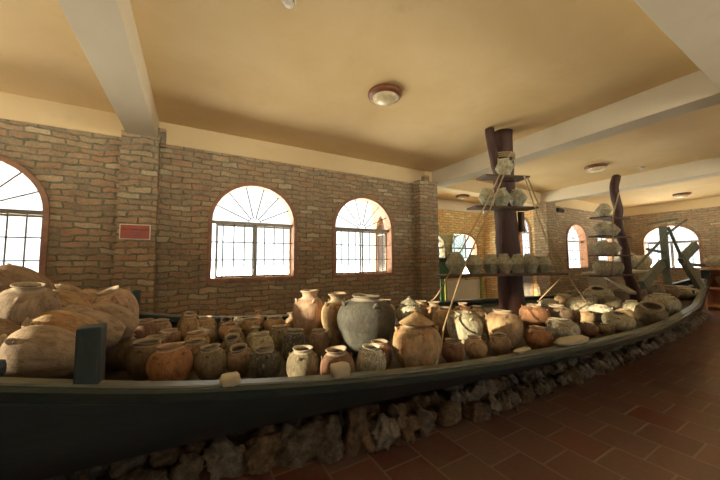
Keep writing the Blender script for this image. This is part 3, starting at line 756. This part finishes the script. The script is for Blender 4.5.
# little crusted pots on the mast shelves
SHELFJ = [(0, -1.08, .13, .31, 'leftmost and largest crusted pot on the bottom mast shelf'), (0, -.79, .118, .27, 'second crusted pot from the left on the bottom mast shelf'),
 (0, -.54, .122, .28, 'third crusted pot from the left on the bottom mast shelf'), (0, -.345, .112, .28, 'middle crusted pot on the bottom mast shelf in front of the trunk'),
 (0, -.12, .118, .28, 'crusted pot just right of the trunk on the bottom mast shelf'), (0, .065, .112, .28, 'second crusted pot from the right on the bottom mast shelf'),
 (0, .29, .118, .25, 'rightmost crusted pot on the bottom mast shelf'),
 (1, -.56, .115, .27, 'left crusted pot on the middle mast shelf'), (1, -.33, .115, .27, 'centre crusted pot on the middle mast shelf'), (1, -.08, .118, .27, 'right crusted pot on the middle mast shelf'),
 (2, -.26, .120, .27, 'single crusted pot on the top mast shelf')]
for k, (i, u, r, h, lab) in enumerate(SHELFJ):
    p = SO+SD*u-SN*.02+Vector((.82, .57, 0))*(0 if i else (-.06 if k % 2 else .06))
    jar('shelf', 'coral', base(p.x, p.y, SHELVES[i][2]+.001), r*1.08, h*.97, lab, 'crusted pots on the mast shelves', 'clay_pot', cat='pot')
K2 = [(0, -.80, .14, .27, 'single small pot on the top shelf of the crooked mast'), (1, -.92, .15, .27, 'left pot on the second shelf of the crooked mast'), (1, -.50, .14, .25, 'right pot on the second shelf of the crooked mast'),
      (2, -.96, .155, .28, 'left pot on the third shelf of the crooked mast'), (2, -.52, .145, .27, 'right pot on the third shelf of the crooked mast'),
      (3, -1.0, .16, .29, 'left pot on the bottom shelf of the crooked mast'), (3, -.66, .12, .27, 'middle pot on the bottom shelf of the crooked mast'), (3, -.36, .11, .26, 'right pot on the bottom shelf, against the crooked trunk')]
for i, u, r, h, lab in K2:
    jar('shelf' if i != 3 else 'storage', 'grey', base(cx+u, cy, M2[i][0]+.001), r, h, lab, 'pots on the crooked mast shelves', 'clay_pot', cat='pot')

# ------------------------------------------------- stones and shells below the hull
def rock_mesh(seed, sx, sy, sz, amp=.28, sub=4):
    bm = bmesh.new(); bmesh.ops.create_icosphere(bm, subdivisions=sub, radius=1)
    for v in bm.verts:
        q = v.co*1.15+Vector((seed*2.3, seed, 0)); d = 1+amp*noise.noise(q)+amp*.45*noise.noise(q*2.3)+amp*.5*abs(noise.noise(q*4.6))+amp*.3*noise.noise(q*12)
        v.co = Vector((v.co.x*sx, v.co.y*sy, v.co.z*sz))*d
    return finish(bm, 'rock', True)
def shell_mesh(seed):
    """half of a big ridged bivalve shell: a shallow ribbed dish"""
    bm = bmesh.new(); R, A = 9, 18; grid = []
    for i in range(R+1):
        t = i/R; row = []
        for j in range(A+1):
            a = -1.25+2.5*j/A; q = Vector((t*2, a*2, seed))
            rr = t*(1+.10*sin(a*11)*t+.18*noise.noise(q)); x = rr*sin(a)*.62; y = rr*cos(a)
            z = .34*sin(pi*min(1, t*.85+.08))+.03*sin(a*22)*t+.10*noise.noise(q*2)
            row.append(bm.verts.new((x, y-.45, z)))
        grid.append(row)
    for i in range(R):
        for j in range(A):
            try: bm.faces.new((grid[i][j], grid[i][j+1], grid[i+1][j+1], grid[i+1][j]))
            except ValueError: pass
    bmesh.ops.remove_doubles(bm, verts=bm.verts, dist=1e-4)
    bmesh.ops.solidify(bm, geom=bm.faces[:], thickness=.09)
    return finish(bm, 'shell', True)
def m_stone(name, a, b, cc):
    t = NT(name); v = t.coord(); n = t.noise(v, 2.2, 8, .72)
    c = t.ramp(n, [(.3, a), (.5, b), (.7, cc)]); t.col(c); t.rough(.85)
    h = t.noise(v, 7, 8, .75); t.bump(h, .8, .08); return t.m
ST1 = m_stone('coral_stone', lin(70, 64, 54), lin(124, 114, 96), lin(174, 162, 138))
ST2 = m_stone('brown_stone', lin(84, 70, 54), lin(132, 112, 86), lin(172, 152, 122))
ST3 = m_stone('grey_shell', lin(98, 92, 82), lin(150, 142, 126), lin(190, 180, 160))
ROCKS = [rock_mesh(s, *d) for s, d in enumerate([(1, .8, .8, .55), (.9, 1, .75, .62), (1, .7, .95, .55), (.8, .8, .9, .65), (1, .55, .7, .5), (.95, .7, .95, .16)])]
SHELLS = [shell_mesh(s) for s in range(5)]
OX = [-1.4, -.3, .3, .7, 1.0, 1.45, 2.0, 6.5, 8.5, 10.4, 12.0]; OY = [2.66, 2.52, 2.42, 2.30, 2.16, 2.0, 1.99, 1.99, 2.06, 2.20, 2.36]
def outer(x): return lerp_tab(x, OX, OY)
def put(me, mat, x, y, z, s, rot, name, label, cat, group):
    o = link(name, me, mat); o.location = (x, y, z); o.scale = (s, s, s); o.rotation_euler = rot
    return tag(o, label, cat, group)
NAMED = [   # the large pieces at the near end that can be told apart
 (5, ST2, 2.12, 2.10, .135, .135, (1.1, .1, .3), 'smooth oval brown stone standing upright at the edge of the tiles'),
 (3, ST2, 1.62, 2.16, .13, .14, (.2, .3, .7), 'rounded stone with a brown hollow face left of the oval stone'),
 (1, ST1, 1.86, 2.16, .10, .125, (.3, .1, 1.7), 'low grey coral lump between the hollow stone and the oval stone'),
 (2, ST3, 1.44, 2.16, .13, .135, (.2, .5, .4), 'pale angular coral block with a pitted lower edge'),
 (3, ST2, 1.24, 2.24, .15, .15, (.5, .2, 1.3), 'tall ribbed brown coral chunk against the dark hull'),
 (0, ST1, .98, 2.30, .14, .16, (.1, .7, .4), 'coarse coral chunk with a pale cap at the near hull'),
 (2, ST1, .74, 2.38, .14, .165, (.4, .1, 2.2), 'darkest honeycombed coral chunk at the near hull'),
 (0, ST2, .50, 2.44, .13, .15, (.2, .2, 3.0), 'broad brown coral chunk near the bottom edge of the photo'),
 (1, ST3, .26, 2.50, .10, .14, (.2, .4, 1.1), 'grey domed lump leftmost among the large coral chunks'),
]
taken = []
for k, m, x, y, z, s, rot, lab in NAMED:
    put(ROCKS[k], m, x, y, z*.9, s, rot, 'coral_stone', lab, 'stone', 'stones packed along the hull'); taken.append((x, y, s))
r = random.Random(21); x = -1.3; cnt = 0
while x < 11.9:
    far_ = x > 2.25
    s = r.uniform(.10, .145) if far_ else r.uniform(.08, .13)
    for row in range(3 if far_ else 2):
        y = outer(x)+.06+row*.17+r.uniform(-.03, .03); xx = x+r.uniform(-.05, .05)
        z = (.06, .12, .19)[row]+r.uniform(-.01, .02)
        if not far_:
            if x > .15 and row == 0: continue
            if x > .15: y += .12
        if far_ and r.random() < .72:
            ss = s*r.uniform(1.1, 1.5)
            put(SHELLS[r.randrange(5)], ST3 if r.random() < .7 else ST1, xx, y, z, ss, (r.uniform(.7, 1.25), r.uniform(-.35, .35), r.uniform(-.8, .5)), 'shell',
                'grey ridged shell half in the packed bank along the hull', 'shell', 'shell halves packed along the hull')
        else:
            put(ROCKS[r.randrange(5)], (ST1, ST2, ST3)[r.randrange(3)], xx, y, z, s*r.uniform(.7, 1.0), (r.uniform(0, 6), r.uniform(0, 6), r.uniform(0, 6)), 'coral_stone',
                'small rough coral stone among the bank along the hull', 'stone', 'small stones packed along the hull')
        cnt += 1
    x += s*(1.25 if far_ else 1.7)

# ------------------------------------------------- loose pale slabs on the near rail
def slab(x, y, z, sx, sy, sz, rz, lab, seed):
    bm = bmesh.new(); bmesh.ops.create_cube(bm, size=1); bmesh.ops.subdivide_edges(bm, edges=bm.edges[:], cuts=4, use_grid_fill=True)
    for v in bm.verts:
        d = v.co.normalized()*.62; v.co = v.co.lerp(d, .45); v.co += Vector([noise.noise(v.co*2.4+Vector((seed, k, 0)))*.10 for k in range(3)])
        v.co = Vector((v.co.x*sx, v.co.y*sy, v.co.z*sz))
    o = obj('stone_slab', bm, CREAM, None, True); o.location = (x, y, z); o.rotation_euler = (0, 0, rz); tag(o, lab, 'stone')
slab(.21, 1.965, .852, .10, .09, .06, .1, 'pale squared block on the near rail below the leaning pot', 1)
slab(.90, 1.885, .806, .125, .10, .08, -.1, 'rounded white stone on the near rail below the orange red pot', 2)
slab(3.30, 1.57, .748, .42, .12, .055, -.05, 'long white slab lying on the near rail toward the bow', 3)
slab(2.62, 1.66, .735, .22, .06, .025, .1, 'thin pale board scrap on the near rail below the mast', 4)

# ------------------------------------------------- old timber anchor at the bow
an = empty('wooden_anchor', (10.2, 2.7, DECK)); tag(an, 'weathered grey green timber anchor with flukes and poles standing at the bow', 'anchor')
def apart(name, bm, mat=ANCW): o = obj(name, bm, mat, an); o.matrix_parent_inverse = Matrix.Translation(-an.location); return o
bm = bmesh.new(); beam(bm, (10.15, 2.62, .70), (10.05, 2.60, 2.36), .11, .13, (0, 1, 0)); apart('shank', bm)
bm = bmesh.new(); beam(bm, (10.0, 2.86, 2.43), (10.05, 2.32, 2.50), .06, .05); apart('top_bar', bm)
bm = bmesh.new(); tube(bm, [(8.2, 2.60, 1.36), (10.15, 2.52, 2.20), (11.1, 2.42, 2.56)], .028, 8); apart('pole', bm)
bm = bmesh.new(); beam(bm, (10.1, 2.52, 2.33), (10.5, 2.42, 1.55), .07, .05, (0, 1, 0)); apart('brace', bm)
bm = bmesh.new(); beam(bm, (8.6, 2.62, .98), (10.1, 2.66, 1.46), .10, .17, (0, .2, 1)); apart('fluke', bm)
bm = bmesh.new(); beam(bm, (10.45, 2.42, 1.60), (10.95, 2.24, .80), .21, .10, (.1, 1, 0)); apart('fluke', bm)
bm = bmesh.new(); beam(bm, (10.45, 2.40, 1.56), (11.4, 2.36, 1.90), .10, .19, (0, .2, 1)); apart('fluke_tip', bm)
bm = bmesh.new(); beam(bm, (10.4, 2.36, 1.42), (11.9, 2.36, 1.36), .07, .08); apart('arm', bm)
bm = bmesh.new(); tube(bm, [(9.3, 2.7, 1.78), (10.2, 2.62, 1.70)], .035, 8); apart('peg', bm)

# ------------------------------------------------- room fittings
def ceiling_light(x, y, z, lab):
    t = empty('ceiling_light', (x, y, z)); tag(t, lab, 'light', 'round ceiling lights')
    bm = bmesh.new(); lathe(bm, [(0, 0), (.205, 0), (.21, -.02), (.195, -.05), (.16, -.06), (.15, -.045), (0, -.04)], 32); obj('ring', bm, LAMPW, t, True)
    bm = bmesh.new(); lathe(bm, [(.155, -.045), (.15, -.075), (.115, -.105), (.06, -.12), (0, -.123)], 32); obj('glass_dome', bm, DOME, t, True)
LAMPW = m_wood('lamp_ring_brown', lin(104, 60, 36), lin(138, 86, 54), .35)
DOME = m_plain('frosted_dome', lin(206, 190, 154), .25, 0, .2, 20, .15)
ceiling_light(1.97, 2.84, H_CEIL, 'round brown ringed ceiling light nearest, above the small pots')
ceiling_light(7.6, 2.93, H_CEIL, 'round ceiling light between the two white beams beyond the mast')
ceiling_light(13.3, 2.95, H_CEIL, 'farthest round ceiling light near the end wall')
ceiling_light(7.3, 6.35, H_CEIL, 'round ceiling light in the sunny alcove')
def detector(x, y, lab):
    t = empty('smoke_detector', (x, y, H_CEIL)); tag(t, lab, 'smoke detector', 'smoke detectors')
    bm = bmesh.new(); lathe(bm, [(0, 0), (.055, 0), (.058, -.012), (.05, -.022), (0, -.022)], 24); obj('base', bm, WHITEP, t, True)
    bm = bmesh.new(); lathe(bm, [(.04, -.022), (.044, -.035), (.036, -.048), (0, -.052)], 24); obj('cap', bm, WHITEP, t, True)
    bm = bmesh.new()
    for k in range(8):
        a = pi*k/4; M = Matrix.Rotation(a, 4, 'Z'); box(bm, (.040, -.009, -.034), (.0452, .009, -.024), M)
    obj('vents', bm, DARKP, t)
detector(.585, 2.13, 'small white smoke detector on the ceiling at the top edge'); detector(8.6, 2.48, 'white smoke detector on the ceiling beyond the second beam')

# sign on the first pillar
sg = empty('wall_sign', (-.68, 4.783, 1.96)); tag(sg, 'small red sign with dark lettering fixed on the brick pillar', 'sign')
REDS = m_plain('sign_red', lin(178, 96, 78), .5, 0, .12, 5, 0); INK = m_plain('sign_ink', lin(72, 34, 36), .6, 0, .05, 5, 0); INK2 = m_plain('sign_blue_ink', lin(120, 96, 120), .6, 0, .05, 5, 0)
bm = bmesh.new(); cbox(bm, (-.165, -.004, -.10), (.165, .012, .10), .003); obj('board', bm, WHITEP, sg)
bm = bmesh.new(); box(bm, (-.153, -.0065, -.089), (.153, -.003, .089)); obj('face', bm, REDS, sg)
def text(s, x, z, size, mat, name):
    cu = bpy.data.curves.new(name, 'FONT'); cu.body = s; cu.size = size; cu.align_x = 'CENTER'; cu.align_y = 'CENTER'; cu.extrude = .0008
    o = bpy.data.objects.new('tmp', cu); COL.objects.link(o); dg = bpy.context.evaluated_depsgraph_get()
    me = bpy.data.meshes.new_from_object(o.evaluated_get(dg)); bpy.data.objects.remove(o)
    t = bpy.data.objects.new(name, me); COL.objects.link(t); me.materials.clear(); me.materials.append(mat)
    t.parent = sg; t.location = (x, -.0075, z); t.rotation_euler = (pi/2, 0, 0)
text('L\u1ea6U THAM QUAN', 0, .030, .036, INK, 'lettering')
bm = bmesh.new(); rr = random.Random(4)
for zz, a, b in ((-.012, -.06, .08), (-.050, -.03, .05)):
    u = a
    while u < b:
        w = rr.uniform(.007, .014); box(bm, (u, -.0085, zz-.009), (u+w, -.006, zz+.009)); u += w+.006
obj('faint_lettering', bm, INK2, sg)

# security camera on the third pillar
cc = empty('security_camera', (9.86, 4.90, 3.12)); tag(cc, 'small black camera on a bracket at the top of the far brick pillar', 'camera')
bm = bmesh.new(); tube(bm, [(0, .1, .03), (0, .0, .03), (0, -.05, 0)], .02, 8); obj('bracket', bm, DARKP, cc)
bm = bmesh.new(); beam(bm, (-.12, -.06, -.02), (.16, -.10, -.05), .11, .11, bev=.02); obj('housing', bm, DARKP, cc)

# stall in the alcove: green framed counter, board, glass case, dark box
st = empty('display_counter', (6.7, 6.3, 0)); tag(st, 'green framed counter with pale front board in the alcove', 'counter')
bm = bmesh.new(); box(bm, (5.95, 6.02, .06), (7.55, 6.05, .98)); o = obj('front_board', bm, WHITEP, st); o.matrix_parent_inverse = Matrix.Translation((-6.7, -6.3, 0))
for x, y, m in ((5.92, 6.0, GREEN), (7.58, 6.0, YELG), (5.92, 6.55, GREEN), (7.58, 6.55, YELG), (6.06, 5.97, YELG)):
    bm = bmesh.new(); cbox(bm, (x-.035, y-.035, 0), (x+.035, y+.035, 1.05), .006); o = obj('leg', bm, m, st); o.matrix_parent_inverse = Matrix.Translation((-6.7, -6.3, 0))
bm = bmesh.new(); cbox(bm, (5.86, 5.96, 1.05), (7.64, 6.60, 1.11), .008); o = obj('counter_top', bm, SHELFW, st); o.matrix_parent_inverse = Matrix.Translation((-6.7, -6.3, 0))
bx = empty('storage_box', (6.1, 6.3, 1.11)); tag(bx, 'dark green box standing on the alcove counter', 'box')
bm = bmesh.new(); cbox(bm, (-.23, -.20, 0), (.30, .22, .40), .015); obj('body', bm, GREEN, bx)
bm = bmesh.new(); cbox(bm, (-.25, -.22, .40), (.32, .24, .50), .01); obj('lid', bm, DARKP, bx)
gc = empty('glass_case', (6.25, 6.3, 1.61)); tag(gc, 'pale teal glass case on top of the dark green box', 'glass case')
GC = m_glass('teal_glass', (.78, .90, .86), .18)
bm = bmesh.new(); box(bm, (-.40, -.22, .0), (.80, .22, .72)); obj('glass', bm, GC, gc)
bm = bmesh.new()
for px in (-.40, .80):
    for py in (-.22, .22): box(bm, (px-.012, py-.012, 0), (px+.012, py+.012, .74))
box(bm, (-.41, -.23, -.0), (.81, .23, .015)); obj('edging', bm, ALU, gc)

# brick-red cabinet beyond the bow with jars in and on it
CABM = m_plain('cabinet_red', lin(196, 148, 116), .6, 0, .15)
cb = empty('display_cabinet', (13.9, 2.5, 0)); tag(cb, 'brick red open shelf cabinet standing beyond the bow at the right edge', 'cabinet')
def cpart(n, lo, hi):
    bm = bmesh.new(); cbox(bm, lo, hi, .01); o = obj(n, bm, CABM, cb); o.matrix_parent_inverse = Matrix.Translation((-13.9, -2.5, 0))
for y in (1.0, 1.85, 2.68): cpart('side_panel', (13.6, y, 0), (14.2, y+.07, 1.2))
cpart('shelf', (13.6, 1.07, .10), (14.2, 2.68, .16)); cpart('shelf', (13.6, 1.07, .62), (14.2, 2.68, .68)); cpart('top', (13.55, .95, 1.2), (14.25, 2.80, 1.27)); cpart('back_panel', (14.17, 1.07, .16), (14.2, 2.68, 1.2))
jar('storage', 'grey', base(13.88, 2.50, 1.275), .24, .36, 'grey round jar on top of the brick red cabinet at the right edge', 'jars around the red cabinet')
jar('storage', 'pale', base(13.88, 2.02, 1.275), .20, .33, 'paler jar behind on top of the brick red cabinet', 'jars around the red cabinet')
jar('storage', 'brown', base(13.86, 2.32, .685), .21, .40, 'brown jar standing inside the brick red cabinet', 'jars around the red cabinet')
# plank bench and big pale jars behind the crooked mast
bn = empty('plank_bench', (10.2, 3.95, 0)); tag(bn, 'pale plank bench behind the boat near the end window', 'bench')
def bnp(n, lo, hi):
    bm = bmesh.new(); cbox(bm, lo, hi, .01); o = obj(n, bm, CREAM, bn); o.matrix_parent_inverse = Matrix.Translation((-10.2, -3.95, 0))
bnp('top', (9.9, 3.75, 1.12), (13.9, 4.35, 1.18))
for x in (10.1, 13.7): bnp('leg', (x-.05, 3.85, 0), (x+.05, 4.25, 1.12))
jar('storage', 'pale', base(11.9, 4.02, 1.18), .30, .62, 'large pale jar on the plank bench just right of the crooked mast', 'large jars on the plank bench')
jar('storage', 'grey', base(13.3, 4.05, 1.18), .28, .50, 'grey jar on the plank bench in front of the end window', 'large jars on the plank bench')
bm = bmesh.new(); beam(bm, (7.1, 2.30, .92), (7.75, 3.0, 1.22), .10, .05); tag(obj('wooden_plank', bm, CREAM), 'pale plank leaning over the jars left of the crooked mast', 'plank')

# ------------------------------------------------------------ light and camera
w = bpy.data.worlds.new('sky'); SC.world = w; w.use_nodes = True; nt = w.node_tree; nt.nodes.clear()
out = nt.nodes.new('ShaderNodeOutputWorld'); bg = nt.nodes.new('ShaderNodeBackground'); nt.links.new(bg.outputs[0], out.inputs[0])
tc = nt.nodes.new('ShaderNodeTexCoord'); sx = nt.nodes.new('ShaderNodeSeparateXYZ'); nt.links.new(tc.outputs['Generated'], sx.inputs[0])
mr = nt.nodes.new('ShaderNodeMapRange'); mr.inputs[1].default_value = -1; mr.inputs[2].default_value = 1; nt.links.new(sx.outputs[2], mr.inputs[0])
rp = nt.nodes.new('ShaderNodeValToRGB'); e = rp.color_ramp.elements
stops = [(0.0, GROUND), (.47, GROUND), (.495, HAZE), (.72, HAZE), (1.0, ZENITH)]
while len(e) < len(stops): e.new(.5)
for i, (p, c_) in enumerate(stops): e[i].position = p; e[i].color = (*c_, 1)
nt.links.new(mr.outputs[0], rp.inputs[0]); nt.links.new(rp.outputs[0], bg.inputs[0]); bg.inputs[1].default_value = SKY_STRENGTH
sd = bpy.data.lights.new('sun', 'SUN'); sd.energy = SUN; sd.color = (1, .80, .52); sd.angle = radians(1.2)
so = bpy.data.objects.new('sun', sd); COL.objects.link(so)
so.rotation_euler = Vector(SUN_DIR).to_track_quat('-Z', 'Y').to_euler()
cam = bpy.data.cameras.new('camera'); co = bpy.data.objects.new('camera', cam); COL.objects.link(co); SC.camera = co
cam.sensor_width = 36; cam.lens = 293.7*36/720; cam.clip_start = .05
yaw, pitch, roll = radians(29.468), radians(4.17), radians(-.4755)
F = Vector((sin(yaw)*cos(pitch), cos(yaw)*cos(pitch), sin(pitch))); r0 = Vector((cos(yaw), -sin(yaw), 0)); u0 = r0.cross(F)
rv = r0*cos(roll)+u0*sin(roll); uv = -r0*sin(roll)+u0*cos(roll)
Mx = Matrix((rv, uv, -F)).transposed().to_4x4(); Mx.translation = (0, 0, 1.55); co.matrix_world = Mx
vs = SC.view_settings; vs.view_transform = 'Standard'; vs.look = 'None'; vs.exposure = EXPOSURE; vs.gamma = 1; vs.use_curve_mapping = False
SC.cycles.max_bounces = 10; SC.cycles.diffuse_bounces = 6; SC.cycles.transparent_max_bounces = 16; SC.cycles.sample_clamp_indirect = 8
SC.cycles.caustics_reflective = False; SC.cycles.caustics_refractive = False
